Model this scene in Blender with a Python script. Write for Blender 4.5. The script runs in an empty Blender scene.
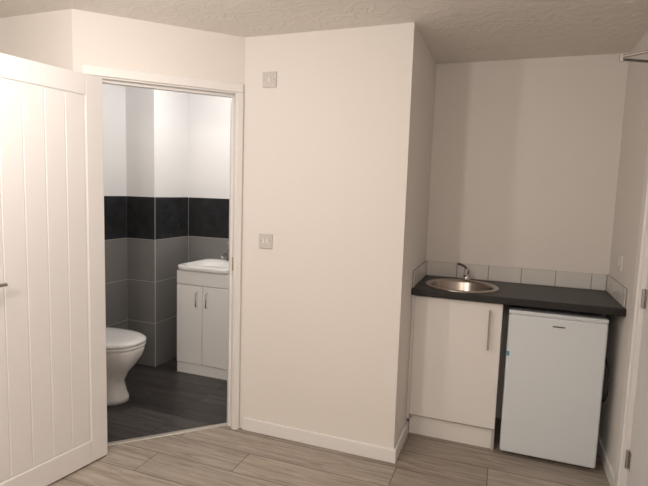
import bpy, bmesh, math
from mathutils import Vector, Matrix

S = bpy.context.scene
COL = S.collection

# ---------------------------------------------------------------- materials
def newmat(name):
    m = bpy.data.materials.new(name); m.use_nodes = True
    nt = m.node_tree
    return m, nt, nt.nodes["Principled BSDF"]

def mat(name, col, rough=0.5, metal=0.0, bump=0.0, bscale=60.0, var=0.0, vscale=3.0, detail=4, coat=0.0, dist=0.002):
    m, nt, b = newmat(name)
    b.inputs["Base Color"].default_value = (*col, 1)
    b.inputs["Roughness"].default_value = rough
    b.inputs["Metallic"].default_value = metal
    b.inputs["Coat Weight"].default_value = coat
    geo = nt.nodes.new("ShaderNodeNewGeometry")
    if bump > 0:
        n = nt.nodes.new("ShaderNodeTexNoise"); n.inputs["Scale"].default_value = bscale
        n.inputs["Detail"].default_value = detail
        bp = nt.nodes.new("ShaderNodeBump"); bp.inputs["Strength"].default_value = bump
        bp.inputs["Distance"].default_value = dist
        nt.links.new(geo.outputs["Position"], n.inputs["Vector"])
        nt.links.new(n.outputs["Fac"], bp.inputs["Height"])
        nt.links.new(bp.outputs["Normal"], b.inputs["Normal"])
    if var > 0:
        n = nt.nodes.new("ShaderNodeTexNoise"); n.inputs["Scale"].default_value = vscale
        n.inputs["Detail"].default_value = 5
        mx = nt.nodes.new("ShaderNodeMix"); mx.data_type = 'RGBA'
        mx.inputs[6].default_value = (*[c * (1 - var) for c in col], 1)
        mx.inputs[7].default_value = (*[min(1, c * (1 + var)) for c in col], 1)
        nt.links.new(geo.outputs["Position"], n.inputs["Vector"])
        nt.links.new(n.outputs["Fac"], mx.inputs[0])
        nt.links.new(mx.outputs[2], b.inputs["Base Color"])
    return m

def artex(name, col):
    m, nt, b = newmat(name)
    b.inputs["Base Color"].default_value = (*col, 1); b.inputs["Roughness"].default_value = 0.85
    geo = nt.nodes.new("ShaderNodeNewGeometry")
    n = nt.nodes.new("ShaderNodeTexNoise"); n.inputs["Scale"].default_value = 4; n.inputs["Detail"].default_value = 2
    n.inputs["Distortion"].default_value = 2.2
    v = nt.nodes.new("ShaderNodeTexNoise"); v.inputs["Scale"].default_value = 9; v.inputs["Detail"].default_value = 3
    v.inputs["Distortion"].default_value = 2.5
    cr = nt.nodes.new("ShaderNodeValToRGB")
    cr.color_ramp.elements[0].position = 0.47; cr.color_ramp.elements[1].position = 0.62
    mu = nt.nodes.new("ShaderNodeMath"); mu.operation = 'MULTIPLY_ADD'; mu.inputs[1].default_value = 0.5
    nt.links.new(geo.outputs["Position"], n.inputs["Vector"]); nt.links.new(geo.outputs["Position"], v.inputs["Vector"])
    nt.links.new(v.outputs["Fac"], cr.inputs["Fac"])
    nt.links.new(n.outputs["Fac"], mu.inputs[0]); nt.links.new(cr.outputs[0], mu.inputs[2])
    bp = nt.nodes.new("ShaderNodeBump"); bp.inputs["Strength"].default_value = 0.4; bp.inputs["Distance"].default_value = 0.006
    nt.links.new(mu.outputs[0], bp.inputs["Height"]); nt.links.new(bp.outputs[0], b.inputs["Normal"])
    return m

def wood(name, c1, c2, cm, width, row, rough, grain=0.35, mortar=0.0025, gsc=(1.6, 22, 1)):
    m, nt, b = newmat(name)
    geo = nt.nodes.new("ShaderNodeNewGeometry")
    br = nt.nodes.new("ShaderNodeTexBrick")
    br.offset = 0.37; br.offset_frequency = 2
    br.inputs["Color1"].default_value = (*c1, 1)
    br.inputs["Color2"].default_value = (*c2, 1)
    br.inputs["Mortar"].default_value = (*cm, 1)
    br.inputs["Scale"].default_value = 1
    br.inputs["Mortar Size"].default_value = mortar
    br.inputs["Mortar Smooth"].default_value = 0.2
    br.inputs["Brick Width"].default_value = width
    br.inputs["Row Height"].default_value = row
    nt.links.new(geo.outputs["Position"], br.inputs["Vector"])
    mp = nt.nodes.new("ShaderNodeMapping"); mp.inputs["Scale"].default_value = gsc
    nt.links.new(geo.outputs["Position"], mp.inputs["Vector"])
    add = nt.nodes.new("ShaderNodeVectorMath"); add.operation = 'MULTIPLY_ADD'
    add.inputs[1].default_value = (37, 37, 37)
    nt.links.new(br.outputs["Color"], add.inputs[0]); nt.links.new(mp.outputs[0], add.inputs[2])
    n = nt.nodes.new("ShaderNodeTexNoise"); n.inputs["Scale"].default_value = 1.6
    n.inputs["Detail"].default_value = 9; n.inputs["Roughness"].default_value = 0.68
    n.inputs["Distortion"].default_value = 1.1
    nt.links.new(add.outputs[0], n.inputs["Vector"])
    cr = nt.nodes.new("ShaderNodeValToRGB")
    cr.color_ramp.elements[0].position = 0.34; cr.color_ramp.elements[1].position = 0.62
    lo = 1 - grain
    cr.color_ramp.elements[0].color = (lo, lo * 0.97, lo * 0.94, 1)
    cr.color_ramp.elements[1].color = (1.0, 1.0, 1.0, 1)
    nt.links.new(n.outputs["Fac"], cr.inputs["Fac"])
    mx = nt.nodes.new("ShaderNodeMix"); mx.data_type = 'RGBA'; mx.blend_type = 'MULTIPLY'
    mx.inputs[0].default_value = 1
    nt.links.new(br.outputs["Color"], mx.inputs[6]); nt.links.new(cr.outputs[0], mx.inputs[7])
    nt.links.new(mx.outputs[2], b.inputs["Base Color"])
    b.inputs["Roughness"].default_value = rough
    bp = nt.nodes.new("ShaderNodeBump"); bp.inputs["Strength"].default_value = 0.15
    bp.inputs["Distance"].default_value = 0.002
    nt.links.new(n.outputs["Fac"], bp.inputs["Height"]); nt.links.new(bp.outputs[0], b.inputs["Normal"])
    return m

M_wall = mat("wall_paint_warm_white", (0.80, 0.757, 0.715), 0.75, bump=0.10, bscale=90, var=0.012, vscale=2)
M_bwall = mat("bathroom_paint", (0.80, 0.79, 0.785), 0.7, bump=0.08, bscale=90)
M_ceil = artex("ceiling_artex", (0.82, 0.775, 0.725))
M_trim = mat("gloss_white_trim", (0.83, 0.81, 0.79), 0.35, bump=0.03, bscale=40)
M_door = mat("white_door_paint", (0.78, 0.76, 0.75), 0.55, bump=0.05, bscale=120)
M_floor = wood("oak_laminate", (0.365, 0.31, 0.26), (0.49, 0.425, 0.36), (0.13, 0.105, 0.085), 1.25, 0.192, 0.42, 0.44, mortar=0.0025)
M_bfloor = wood("charcoal_vinyl_plank", (0.034, 0.031, 0.030), (0.105, 0.094, 0.088), (0.008, 0.008, 0.008), 0.95, 0.12, 0.4, 0.65, mortar=0.003)
M_tgrey = mat("grey_wall_tile", (0.225, 0.218, 0.21), 0.22, var=0.12, vscale=5)
M_tdark = mat("black_slate_tile", (0.024, 0.025, 0.027), 0.22, bump=0.3, bscale=25, var=0.6, vscale=14)
M_grout = mat("grout_grey", (0.50, 0.49, 0.47), 0.9)
M_grout_d = mat("grout_dark", (0.25, 0.25, 0.25), 0.9)
M_tlight = mat("pale_grey_tile", (0.70, 0.68, 0.65), 0.25, var=0.05, vscale=12)
M_sgrout = mat("splashback_grout", (0.26, 0.24, 0.22), 0.9)
M_counter = mat("black_speckled_laminate", (0.010, 0.009, 0.009), 0.42, var=0.5, vscale=160)
M_gloss = mat("cream_gloss_unit", (0.83, 0.80, 0.765), 0.22, coat=0.2)
M_fridge = mat("white_enamel", (0.72, 0.76, 0.785), 0.35, bump=0.04, bscale=300)
M_ceramic = mat("white_ceramic", (0.86, 0.85, 0.84), 0.12, coat=0.3)
M_vanity = mat("vanity_white", (0.80, 0.79, 0.77), 0.3)
M_chrome = mat("chrome", (0.62, 0.61, 0.60), 0.14, metal=1)
M_dchrome = mat("dark_chrome", (0.16, 0.15, 0.15), 0.2, metal=1)
M_steel = mat("brushed_stainless", (0.47, 0.41, 0.365), 0.25, metal=1, bump=0.05, bscale=300)
M_brass = mat("satin_brass", (0.62, 0.50, 0.32), 0.35, metal=1)
M_plastic = mat("white_plastic", (0.78, 0.75, 0.71), 0.35)
M_plate = mat("switch_plate_plastic", (0.62, 0.58, 0.55), 0.35)
M_dark = mat("dark_grey_plastic", (0.05, 0.05, 0.05), 0.5)
M_blue = mat("blue_label", (0.05, 0.28, 0.50), 0.5)
M_carc = mat("carcass_white", (0.50, 0.47, 0.44), 0.5)
M_rubber = mat("gasket_grey", (0.25, 0.25, 0.25), 0.7)

# ---------------------------------------------------------------- mesh helpers
def obj_from_bm(name, bm, m, smooth=False, bevel=0.0, seg=2):
    bmesh.ops.recalc_face_normals(bm, faces=bm.faces)
    me = bpy.data.meshes.new(name); bm.to_mesh(me); bm.free()
    if m: me.materials.append(m)
    if smooth:
        for p in me.polygons: p.use_smooth = True
    o = bpy.data.objects.new(name, me); COL.objects.link(o)
    if bevel > 0:
        bv = o.modifiers.new("bevel", 'BEVEL'); bv.width = bevel; bv.segments = seg
        bv.limit_method = 'ANGLE'; bv.angle_limit = math.radians(40)
    return o

def add_prism(bm, pts, z0, z1):
    lo = [bm.verts.new((x, y, z0)) for x, y in pts]
    hi = [bm.verts.new((x, y, z1)) for x, y in pts]
    n = len(pts)
    bm.faces.new(lo[::-1]); bm.faces.new(hi)
    for i in range(n):
        bm.faces.new((lo[i], lo[(i + 1) % n], hi[(i + 1) % n], hi[i]))

def add_box(bm, x0, x1, y0, y1, z0, z1):
    add_prism(bm, [(x0, y0), (x1, y0), (x1, y1), (x0, y1)], z0, z1)

def prism(name, pts, z0, z1, m, bevel=0.0):
    bm = bmesh.new(); add_prism(bm, pts, z0, z1); return obj_from_bm(name, bm, m, bevel=bevel)

def box(name, x0, x1, y0, y1, z0, z1, m, bevel=0.0, seg=2):
    bm = bmesh.new(); add_box(bm, x0, x1, y0, y1, z0, z1); return obj_from_bm(name, bm, m, bevel=bevel, seg=seg)

def loft(name, rings, m, cap0=True, cap1=True, sub=0, smooth=True):
    bm = bmesh.new(); vr = [[bm.verts.new(p) for p in r] for r in rings]
    n = len(rings[0])
    for a, b in zip(vr[:-1], vr[1:]):
        for i in range(n):
            bm.faces.new((a[i], a[(i + 1) % n], b[(i + 1) % n], b[i]))
    if cap0: bm.faces.new(vr[0][::-1])
    if cap1: bm.faces.new(vr[-1])
    return obj_from_bm(name, bm, m, smooth=smooth)

def sell(cx, cy, z, a, b, n=48, e=2.3):
    r = []
    for i in range(n):
        t = 2 * math.pi * i / n; c, s = math.cos(t), math.sin(t)
        r.append((cx + a * math.copysign(abs(c) ** (2 / e), c), cy + b * math.copysign(abs(s) ** (2 / e), s), z))
    return r

def lathe(name, cx, cy, prof, m, n=56):
    rings = [[(cx + r * math.cos(2 * math.pi * i / n), cy + r * math.sin(2 * math.pi * i / n), z) for i in range(n)] for r, z in prof]
    return loft(name, rings, m, cap0=False, cap1=True)

def tube(name, pts, r, m, bez=False):
    cu = bpy.data.curves.new(name, 'CURVE'); cu.dimensions = '3D'
    cu.bevel_depth = r; cu.bevel_resolution = 5; cu.use_fill_caps = True; cu.resolution_u = 10
    if bez:
        sp = cu.splines.new('BEZIER'); sp.bezier_points.add(len(pts) - 1)
        for p, q in zip(sp.bezier_points, pts):
            p.co = q; p.handle_left_type = p.handle_right_type = 'AUTO'
    else:
        sp = cu.splines.new('POLY'); sp.points.add(len(pts) - 1)
        for p, q in zip(sp.points, pts): p.co = (*q, 1)
    cu.materials.append(m)
    tmp = bpy.data.objects.new(name, cu); COL.objects.link(tmp)
    bpy.context.view_layer.update()
    me = bpy.data.meshes.new_from_object(tmp.evaluated_get(bpy.context.evaluated_depsgraph_get()))
    bpy.data.objects.remove(tmp)
    for p in me.polygons: p.use_smooth = True
    o = bpy.data.objects.new(name, me); COL.objects.link(o)
    return o

def group(name, parts, mtx=None):
    e = bpy.data.objects.new(name, None); e.empty_display_size = 0.1; COL.objects.link(e)
    for p in parts: p.parent = e
    if mtx is not None: e.matrix_world = mtx
    return e

# ---------------------------------------------------------------- key dimensions
CEIL = 2.32
E = Vector((-2.07, 1.92)); D = Vector((-1.45, 2.54))
dv = (D - E).normalized(); nin = Vector((-dv.y, dv.x))  # into bathroom
LEN = (D - E).length
def W(s, o=0.0):
    p = E + dv * s + nin * o
    return (p.x, p.y)
E2 = (-2.1114, 2.02); D2 = (-1.4914, 2.64)

# ---------------------------------------------------------------- shell
prism("floor", [(-3.7, -2.4), (0.71, -2.4), (0.71, 3.44), (-0.49, 3.44), (-0.49, 2.60), (-1.45, 2.60), W(LEN, .07), W(0, .07), (-3.7, 2.0)], -0.06, 0.0, M_floor)
prism("floor_bathroom", [W(-0.04, .07), W(LEN + 0.04, .07), (-1.25, 2.64), (-1.25, 3.72), (-2.985, 3.72), (-2.985, 2.02)], -0.06, 0.0, M_bfloor)
box("ceiling", -3.7, 0.71, -2.4, 3.72, CEIL, CEIL + 0.08, M_ceil)

prism("wall_hall_left", [(-3.6, 1.92), (E.x, E.y), E2, (-3.6, 2.02)], 0, CEIL, M_wall)
bm = bmesh.new()
SL, SR = 0.075, 0.850
add_prism(bm, [W(0), W(SL), W(SL, .1), E2], 0, CEIL)
add_prism(bm, [W(SR), W(LEN), D2, W(SR, .1)], 0, CEIL)
add_prism(bm, [W(SL), W(SR), W(SR, .1), W(SL, .1)], 2.025, CEIL)
obj_from_bm("wall_bathroom_diagonal", bm, M_wall)
prism("wall_middle", [(D.x, D.y), (-0.49, 2.54), (-0.49, 3.46), (-0.59, 3.46), (-0.59, 2.64), D2], 0, CEIL, M_wall)
box("wall_alcove_back", -0.49, 0.71, 3.36, 3.46, 0, CEIL, M_wall)
bm = bmesh.new()
add_box(bm, 0.61, 0.71, 2.63, 3.36, 0, CEIL)
add_box(bm, 0.61, 0.71, -2.3, 1.80, 0, CEIL)
add_box(bm, 0.61, 0.71, 1.80, 2.63, 2.03, CEIL)
obj_from_bm("wall_right", bm, M_wall)
box("wall_rear", -3.7, 0.71, -2.4, -2.3, 0, CEIL, M_wall)
box("wall_left", -3.7, -3.6, -2.3, 2.02, 0, CEIL, M_wall)
box("wall_bathroom_left", -2.985, -2.885, 2.02, 3.72, 0, CEIL, M_bwall)
box("wall_bathroom_back", -2.885, -1.25, 3.62, 3.72, 0, CEIL, M_bwall)
box("wall_bathroom_boxing", -2.885, -2.61, 3.18, 3.62, 0, CEIL, M_bwall)
box("wall_bathroom_right", -1.35, -1.25, 2.64, 3.62, 0, CEIL, M_bwall)

ROWS = [(0.0, 0.36), (0.36, 0.70), (0.70, 1.04), (1.04, 1.38)]
def tile_wall(name, axis, c, sgn, a0, a1, tw, start):
    parts = []
    def put(bm, u0, u1, z0, z1, t0, t1):
        lo, hi = sorted((c + sgn * t0, c + sgn * t1))
        if axis == 'x': add_box(bm, lo, hi, u0, u1, z0, z1)
        else: add_box(bm, u0, u1, lo, hi, z0, z1)
    for k, (z0, z1) in enumerate(ROWS):
        dark = k == 3
        bm = bmesh.new(); put(bm, a0, a1, z0, z1, 0, 0.0075)
        parts.append(obj_from_bm("grout_%d" % k, bm, M_grout_d if dark else M_grout))
        bm = bmesh.new(); u = start
        while u > a0: u -= tw
        while u < a1:
            lo, hi = max(u, a0), min(u + tw, a1)
            if hi - lo > 0.01: put(bm, lo + .002, hi - .002, z0 + .002, z1 - .002, 0.006, 0.009)
            u += tw
        parts.append(obj_from_bm("tiles_%d" % k, bm, M_tdark if dark else M_tgrey, bevel=0.0008, seg=1))
    return group(name, parts)
tile_wall("wall_tiling_left", 'x', -2.885, 1, 2.02, 3.171, 0.5, 3.171)  # tile cladding on the bathroom walls and boxing, not trim
tile_wall("wall_tiling_boxing_front", 'y', 3.18, -1, -2.885, -2.601, 0.5, -2.601)
tile_wall("wall_tiling_boxing_side", 'x', -2.61, 1, 3.18, 3.611, 0.5, 3.18)
tile_wall("wall_tiling_back", 'y', 3.62, -1, -2.601, -1.35, 0.5, -2.10)

def sk(name, pts, h=0.078):
    return prism(name, pts, 0, h, M_trim, bevel=0.004)
sk("baseboard_middle", [(-1.43, 2.54), (-1.42, 2.525), (-0.475, 2.525), (-0.475, 2.54)])
sk("baseboard_alcove", [(-0.49, 2.54), (-0.475, 2.54), (-0.475, 2.905), (-0.49, 2.905)])
sk("baseboard_right", [(0.595, 2.69), (0.61, 2.69), (0.61, 3.36), (0.595, 3.36)])
sk("baseboard_hall_left", [(-3.6, 1.905), (-2.08, 1.905), (-2.08, 1.92), (-3.6, 1.92)])
sk("baseboard_rear", [(-3.6, -2.3), (0.61, -2.3), (0.61, -2.285), (-3.6, -2.285)])
sk("baseboard_left", [(-3.6, -2.28), (-3.585, -2.28), (-3.585, 1.9), (-3.6, 1.9)])

# bathroom door frame
parts = []
CL, CR, CT = 0.098, 0.828, 2.003
parts.append(prism("lining_left", [W(SL, -.002), W(CL, -.002), W(CL, .102), W(SL, .102)], 0, 2.025, M_trim, .002))
parts.append(prism("lining_right", [W(CR, -.002), W(SR, -.002), W(SR, .102), W(CR, .102)], 0, 2.025, M_trim, .002))
parts.append(prism("lining_head", [W(CL, -.002), W(CR, -.002), W(CR, .102), W(CL, .102)], CT, 2.025, M_trim, .002))
parts.append(prism("stop_left", [W(CL, .045), W(CL + .012, .045), W(CL + .012, .08), W(CL, .08)], 0, CT, M_trim, .001))
parts.append(prism("stop_right", [W(CR - .012, .045), W(CR, .045), W(CR, .08), W(CR - .012, .08)], 0, CT, M_trim, .001))
parts.append(prism("stop_head", [W(CL, .045), W(CR, .045), W(CR, .08), W(CL, .08)], CT - .012, CT, M_trim, .001))
parts.append(prism("architrave_left", [W(.040, 0), W(.094, 0), W(.094, -.016), W(.040, -.016)], 0, 2.010, M_trim, .005))
parts.append(prism("architrave_right", [W(.833, 0), W(.874, 0), W(.866, -.016), W(.833, -.016)], 0, 2.010, M_trim, .004))
parts.append(prism("architrave_head", [W(.040, 0), W(.874, 0), W(.866, -.016), W(.040, -.016)], 2.010, 2.060, M_trim, .005))
parts.append(prism("strike_plate", [W(CR - .003, .008), W(CR, .008), W(CR, .034), W(CR - .003, .034)], 0.98, 1.06, M_brass))
group("trim_bathroom_door_frame", parts)
prism("trim_threshold_strip", [W(CL, .055), W(CR, .055), W(CR, .088), W(CL, .088)], 0.0, 0.006, mat("aluminium_strip", (0.7, 0.66, 0.6), 0.35, metal=0.8), .002)

# ---------------------------------------------------------------- open boarded door leaf
def door_leaf(w, h, t=0.035):
    P = []
    zt = 0.008
    P.append(box("core", 0.02, w - 0.02, 0.008, t - 0.008, zt + .02, h - .02, M_door))
    st = 0.095
    P.append(box("stile_hinge", 0, st, 0, t, zt, h, M_door, .004))
    P.append(box("stile_lock", w - st, w, 0, t, zt, h, M_door, .004))
    P.append(box("rail_top", st, w - st, 0, t, h - .10, h, M_door, .004))
    P.append(box("rail_bottom", st, w - st, 0, t, zt, zt + .12, M_door, .004))
    n = 5; bw = (w - 2 * st - 0.012) / n
    bm = bmesh.new()
    for i in range(n):
        add_box(bm, st + .006 + i * bw, st + .006 + (i + 1) * bw, 0.005, t - .005, zt + .126, h - .106)
    P.append(obj_from_bm("boards", bm, M_door, bevel=0.004, seg=1))
    return P, t
P, t = door_leaf(0.70, 1.995)
for yy, sg, nm in ((t, 1, "outer"), (0, -1, "inner")):
    P.append(tube("rose_" + nm, [(0.638, yy, 1.03), (0.638, yy + sg * .01, 1.03)], 0.026, M_chrome))
    P.append(tube("neck_" + nm, [(0.638, yy + sg * .008, 1.03), (0.638, yy + sg * .05, 1.03)], 0.009, M_chrome))
    P.append(tube("lever_" + nm, [(0.642, yy + sg * .048, 1.03), (0.60, yy + sg * .052, 1.03), (0.520, yy + sg * .048, 1.028)], 0.009, M_chrome, bez=True))
for z in (0.22, 1.0, 1.78):
    P.append(tube("hinge", [(-0.006, 0.0, z - .04), (-0.006, 0.0, z + .04)], 0.006, M_chrome))
ang = math.atan2(-0.99, -0.143)
group("door_1", P, Matrix.Translation((-1.974, 1.984, 0)) @ Matrix.Rotation(ang, 4, 'Z'))

# ---------------------------------------------------------------- right wall door
P = []
P.append(box("leaf", 0.628, 0.664, 1.828, 2.602, 0.006, 2.002, M_door, .003))
P.append(box("lining_a", 0.608, 0.712, 2.605, 2.63, 0, 2.03, M_trim, .002))
P.append(box("lining_b", 0.608, 0.712, 1.80, 1.825, 0, 2.03, M_trim, .002))
P.append(box("lining_head", 0.608, 0.712, 1.825, 2.605, 2.005, 2.03, M_trim, .002))
P.append(box("architrave_a", 0.594, 0.61, 2.615, 2.685, 0, 2.02, M_trim, .005))
P.append(box("architrave_b", 0.594, 0.61, 1.745, 1.815, 0, 2.02, M_trim, .005))
P.append(box("architrave_head", 0.594, 0.61, 1.745, 2.685, 2.02, 2.085, M_trim, .005))
for z in (0.24, 1.02, 1.75):
    P.append(tube("hinge_knuckle", [(0.620, 2.600, z - .045), (0.620, 2.600, z + .045)], 0.008, M_chrome))
    P.append(box("hinge_leaf", 0.6255, 0.629, 2.565, 2.601, z - .045, z + .045, M_chrome))
P += [box("closer_body", 0.555, 0.594, 2.02, 2.25, 2.025, 2.075, M_chrome, .006),
     tube("closer_arm_long", [(0.575, 2.10, 2.02), (0.38, 2.22, 2.015)], 0.006, M_chrome),
     tube("closer_arm_short", [(0.38, 2.22, 2.005), (0.60, 2.32, 2.0)], 0.005, M_dchrome),
     tube("closer_elbow", [(0.38, 2.22, 1.997), (0.38, 2.22, 2.022)], 0.009, M_chrome),
     box("closer_bracket", 0.592, 0.629, 2.295, 2.345, 1.975, 2.00, M_chrome)]
group("door_2", P)

# ---------------------------------------------------------------- kitchen worktop + sink
WT = 0.918
SX, SY = -0.225, 3.072
def worktop():
    o = box("worktop", -0.489, 0.609, 2.835, 3.359, WT - .040, WT, M_counter, .004)
    cut = lathe("cut", SX, SY, [(0.19, WT - .1), (0.19, WT + .1)], None)
    bm = bmesh.new(); bm.from_mesh(cut.data)
    bmesh.ops.holes_fill(bm, edges=bm.edges); bmesh.ops.recalc_face_normals(bm, faces=bm.faces)
    bm.to_mesh(cut.data); bm.free()
    md = o.modifiers.new("b", 'BOOLEAN'); md.object = cut; md.operation = 'DIFFERENCE'; md.solver = 'EXACT'
    bpy.context.view_layer.update()
    me = bpy.data.meshes.new_from_object(o.evaluated_get(bpy.context.evaluated_depsgraph_get()))
    o.modifiers.clear(); o.data = me
    bpy.data.objects.remove(cut)
    return o
worktop()
P = [lathe("bowl", SX, SY, [(0.218, WT + .0005), (0.218, WT + .004), (0.212, WT + .007), (0.196, WT + .007), (0.188, WT + .003), (0.182, WT - .012), (0.174, WT - .09), (0.155, WT - .125), (0.11, WT - .138), (0.04, WT - .142), (0.038, WT - .146)], M_steel),
     lathe("waste", SX, SY, [(0.038, WT - .141), (0.036, WT - .139), (0.028, WT - .142), (0.01, WT - .143)], M_chrome)]
group("round_sink", P)
TX, TY = -0.215, 3.318
P = [lathe("base", TX, TY, [(0.025, WT), (0.025, WT + .006), (0.021, WT + .012), (0.020, WT + .06), (0.021, WT + .065), (0.012, WT + .075)], M_chrome, 28),
     tube("spout", [(TX, TY - .005, WT + .04), (TX, TY - .05, WT + .062), (TX, TY - .11, WT + .06), (TX, TY - .125, WT + .042)], 0.0105, M_chrome, bez=True),
     tube("lever", [(TX, TY, WT + .072), (TX - .02, TY + .0, WT + .090), (TX - .06, TY - .01, WT + .105)], 0.008, M_dchrome, bez=True)]
group("sink_tap", P)

P = []
bm = bmesh.new()
add_box(bm, -0.489, 0.609, 3.354, 3.36, WT, WT + .10)
add_box(bm, -0.49, -0.484, 2.86, 3.36, WT, WT + .10)
add_box(bm, 0.604, 0.61, 2.86, 3.36, WT, WT + .10)
P.append(obj_from_bm("grout", bm, M_sgrout))
bm = bmesh.new()
u = -0.481
while u < 0.60:
    add_box(bm, u + .002, min(u + .2, 0.600) - .002, 3.350, 3.355, WT + .003, WT + .10); u += .2
for x0, x1 in ((-.485, -.480), (.600, .605)):
    v = 3.348
    while v > 2.87:
        add_box(bm, x0, x1, max(v - .2, 2.86) + .002, v - .002, WT + .003, WT + .10); v -= .2
P.append(obj_from_bm("tiles", bm, M_tlight, bevel=.0012))
group("tiled_splashback", P)

# base cupboard
CT2 = WT - .041
P = [box("side_left", -0.472, -0.456, 2.90, 3.33, .10, CT2, M_carc),
     box("side_right", 0.006, 0.022, 2.90, 3.33, 0.0, CT2, M_carc),
     box("base", -0.456, 0.006, 2.90, 3.33, .12, .138, M_carc),
     box("back", -0.456, 0.006, 3.32, 3.33, .138, WT - .2, M_carc),
     box("rail", -0.456, 0.006, 2.90, 2.910, WT - .13, CT2, M_carc),
     box("filler", -0.489, -0.474, 2.885, 2.90, 0.10, CT2, M_gloss),
     box("door", -0.472, 0.020, 2.878, 2.897, .135, WT - .050, M_gloss, .0025),
     box("plinth", -0.474, 0.006, 2.912, 2.93, 0.0, .128, M_gloss, .001)]
HX = -0.045
P.append(tube("bar_handle", [(HX, 2.845, .605), (HX, 2.845, .835)], 0.0065, M_chrome))
for z in (.63, .81):
    P.append(tube("handle_post", [(HX, 2.845, z), (HX, 2.88, z)], 0.005, M_chrome))
group("kitchen_base_cupboard", P)

# fridge
FX0, FX1, FY = 0.054, 0.543, 2.866
P = [box("body", FX0 + .004, FX1 - .004, FY + .05, 3.30, .02, .838, M_fridge, .006),
     box("gasket", FX0 + .012, FX1 - .012, FY + .042, FY + .051, .06, .80, M_rubber),
     box("door", FX0, FX1, FY, FY + .043, .022, .822, M_fridge, .012, 4),
     box("top_cap", FX0, FX1, FY + .004, FY + .06, .823, .845, M_fridge, .005),
     box("kick_grille", FX0 + .02, FX1 - .02, FY + .03, FY + .05, .006, .024, M_dark),
     box("badge", FX0 + .225, FX0 + .285, FY - .0015, FY + .001, .774, .781, M_dark),
     box("label_blue", FX0 + .001, FX0 + .016, FY - .001, FY + .0135, .585, .61, M_blue),
     tube("power_cable", [(0.575, 3.31, .60), (0.578, 3.0, .57), (0.578, 2.93, .50), (0.58, 2.98, .38), (0.575, 3.29, .25), (0.52, 3.31, .2)], 0.0045, M_dark, bez=True)]
for x in (FX0 + .05, FX1 - .05):
    for y in (FY + .075, 3.25):
        P.append(tube("foot", [(x, y, 0), (x, y, .021)], .016, M_dark))
group("undercounter_fridge", P)

# ---------------------------------------------------------------- plates
def plate_y(name, x, z, y, rocker):
    P = [box("plate", x - .043, x + .043, y - .009, y, z - .043, z + .043, M_plate, .003)]
    for sx in (-.03, .03):
        P.append(tube("screw", [(x + sx, y - .0105, z), (x + sx, y - .008, z)], .003, M_chrome))
    for dx in rocker:
        P.append(box("rocker", x + dx - .007, x + dx + .007, y - .013, y - .008, z - .014, z + .014, M_plastic, .002))
    return group(name, P)
plate_y("light_switch", -1.294, 1.168, 2.54, (-.010, .010))
plate_y("fan_isolator_switch", -1.289, 2.078, 2.54, (0.0,))
P = [box("plate", .601, .61, 3.02, 3.106, 1.085, 1.171, M_plastic, .003),
     box("rocker", .597, .602, 3.056, 3.07, 1.114, 1.142, M_plastic, .002)]
group("cooker_switch", P)

# ---------------------------------------------------------------- toilet
TCY = 2.545
dx = -.088
rings = [sell(-2.49 + dx, TCY, 0.0, .245, .120), sell(-2.49 + dx, TCY, .03, .243, .118), sell(-2.49 + dx, TCY, .06, .230, .106),
         sell(-2.50 + dx, TCY, .14, .222, .098), sell(-2.49 + dx, TCY, .21, .250, .115), sell(-2.475 + dx, TCY, .27, .293, .145),
         sell(-2.465 + dx, TCY, .33, .322, .170), sell(-2.46 + dx, TCY, .375, .333, .178), sell(-2.46 + dx, TCY, .392, .331, .177)]
cut_x = -2.872
rings = [[(max(x, cut_x), y, z) for x, y, z in r] for r in rings]
P = [loft("pan", rings, M_ceramic)]
sx = -2.415 + dx
P.append(loft("seat", [sell(sx, TCY, .393, .280, .178), sell(sx, TCY, .396, .290, .187), sell(sx, TCY, .410, .291, .188), sell(sx, TCY, .414, .285, .183)], M_ceramic))
P.append(loft("lid", [sell(sx, TCY, .417, .285, .183), sell(sx, TCY, .420, .292, .189), sell(sx, TCY, .434, .292, .189), sell(sx, TCY, .443, .280, .178), sell(sx, TCY, .449, .235, .14), sell(sx, TCY, .451, .12, .06)], M_ceramic))
P.append(box("cistern", -2.875, -2.77, TCY - .19, TCY + .19, .41, .78, M_ceramic, .025, 4))
P.append(box("cistern_lid", -2.876, -2.76, TCY - .20, TCY + .20, .775, .81, M_ceramic, .012, 3))
P.append(tube("flush_button", [(-2.82, TCY, .80), (-2.82, TCY, .815)], .022, M_chrome))
for s in (-.07, .07):
    P.append(tube("seat_hinge", [(-2.785, TCY + s - .015, .405), (-2.785, TCY + s + .015, .405)], .010, M_chrome))
group("toilet", P)

# ---------------------------------------------------------------- vanity unit
VX0, VX1, VY0, VY1 = -2.382, -1.915, 3.160, 3.610
P = [box("carcass", VX0, VX1, VY0 + .02, VY1, 0.0, .820, M_vanity, .002),
     box("fascia", VX0, VX1, VY0, VY0 + .019, .715, .820, M_vanity, .002),
     box("cupboard_door_left", VX0, (VX0 + VX1) / 2 - .002, VY0, VY0 + .019, .085, .710, M_vanity, .003),
     box("cupboard_door_right", (VX0 + VX1) / 2 + .002, VX1, VY0, VY0 + .019, .085, .710, M_vanity, .003),
     box("plinth", VX0, VX1, VY0 + .006, VY0 + .02, 0.0, .080, M_vanity)]
xc = (VX0 + VX1) / 2
for hx in (xc - .045, xc + .045):
    P.append(tube("handle", [(hx, VY0 + .001, .665), (hx, VY0 - .022, .655), (hx, VY0 - .022, .555), (hx, VY0 + .001, .545)], .005, M_chrome))
def rr(cx, cy, z, a, b, e=9): return sell(cx, cy, z, a, b, 72, e)
yc = (VY0 + VY1) / 2 - .010
ha, hb, bz = .240, .235, .820
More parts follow.
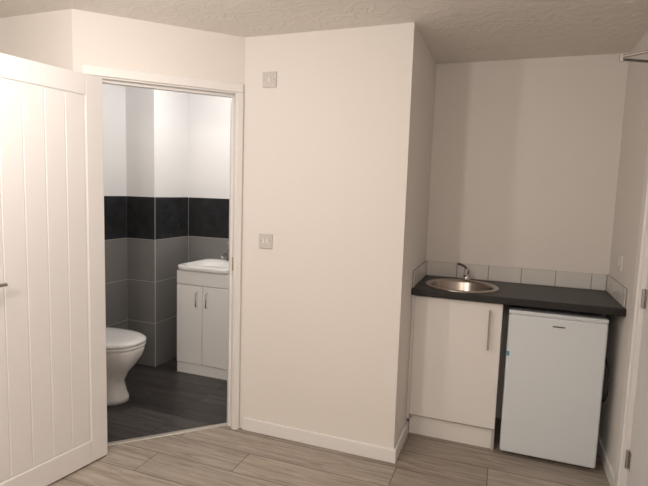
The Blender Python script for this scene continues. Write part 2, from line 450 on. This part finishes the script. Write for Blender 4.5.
rings = [rr(xc, yc, bz + .001, ha - .02, hb - .015), rr(xc, yc, bz + .006, ha - .006, hb - .004), rr(xc, yc, bz + .036, ha, hb), rr(xc, yc, bz + .042, ha - .004, hb - .004),
         rr(xc, yc, bz + .043, ha - .02, hb - .02), rr(xc, yc - .027, bz + .038, ha - .035, hb - .065, 5), rr(xc, yc - .027, bz, ha - .055, hb - .085, 4), rr(xc, yc - .027, bz - .055, ha - .085, hb - .11, 3.5), rr(xc, yc - .027, bz - .065, ha - .16, hb - .16, 3)]
P.append(loft("basin", rings, M_ceramic, cap0=False))
BY = VY1 - .05; bt = bz + .042
P += [lathe("tap_base", xc, BY, [(.024, bt), (.024, bt + .008), (.019, bt + .013), (.018, bt + .09), (.010, bt + .10)], M_dchrome, 24),
      tube("tap_spout", [(xc, BY, bt + .06), (xc, BY - .06, bt + .065), (xc, BY - .12, bt + .045)], .012, M_chrome, bez=True),
      tube("tap_lever", [(xc, BY, bt + .10), (xc + .005, BY - .01, bt + .125), (xc + .01, BY - .05, bt + .15)], .007, M_chrome, bez=True)]
group("vanity_unit", P)

# ---------------------------------------------------------------- lighting
def point(name, loc, power, col, r):
    l = bpy.data.lights.new(name, 'POINT'); l.energy = power; l.color = col; l.shadow_soft_size = r
    o = bpy.data.objects.new(name, l); o.location = loc; COL.objects.link(o); return o
WARM = (1.0, 0.925, 0.86)
point("ceiling_lamp_main", (-1.40, 1.15, 2.0), 17, WARM, 0.05)
point("ceiling_lamp_centre", (-1.20, -0.1, 2.0), 40, WARM, 0.08)
point("ceiling_lamp_rear", (0.0, -0.9, 2.0), 27, WARM, 0.12)
point("bathroom_lamp", (-2.0, 2.95, 2.18), 12, (1.0, 0.98, 0.96), 0.10)

w = bpy.data.worlds.new("world"); w.use_nodes = True
w.node_tree.nodes["Background"].inputs[0].default_value = (1, .9, .8, 1)
w.node_tree.nodes["Background"].inputs[1].default_value = 0.05
S.world = w

# ---------------------------------------------------------------- camera
cam = bpy.data.cameras.new("camera"); cam.lens = 36 * 490 / 648; cam.sensor_width = 36; cam.clip_start = 0.02
co = bpy.data.objects.new("camera", cam); COL.objects.link(co)
R = Matrix.Rotation(math.radians(20.2), 4, 'Z') @ Matrix.Rotation(math.radians(90 - 5.9), 4, 'X') @ Matrix.Rotation(math.radians(1.83), 4, 'Z')
co.matrix_world = Matrix.Translation((0, 0, 1.46)) @ R
S.camera = co
S.view_settings.view_transform = 'Standard'
S.view_settings.look = 'None'
S.view_settings.exposure = 0.0
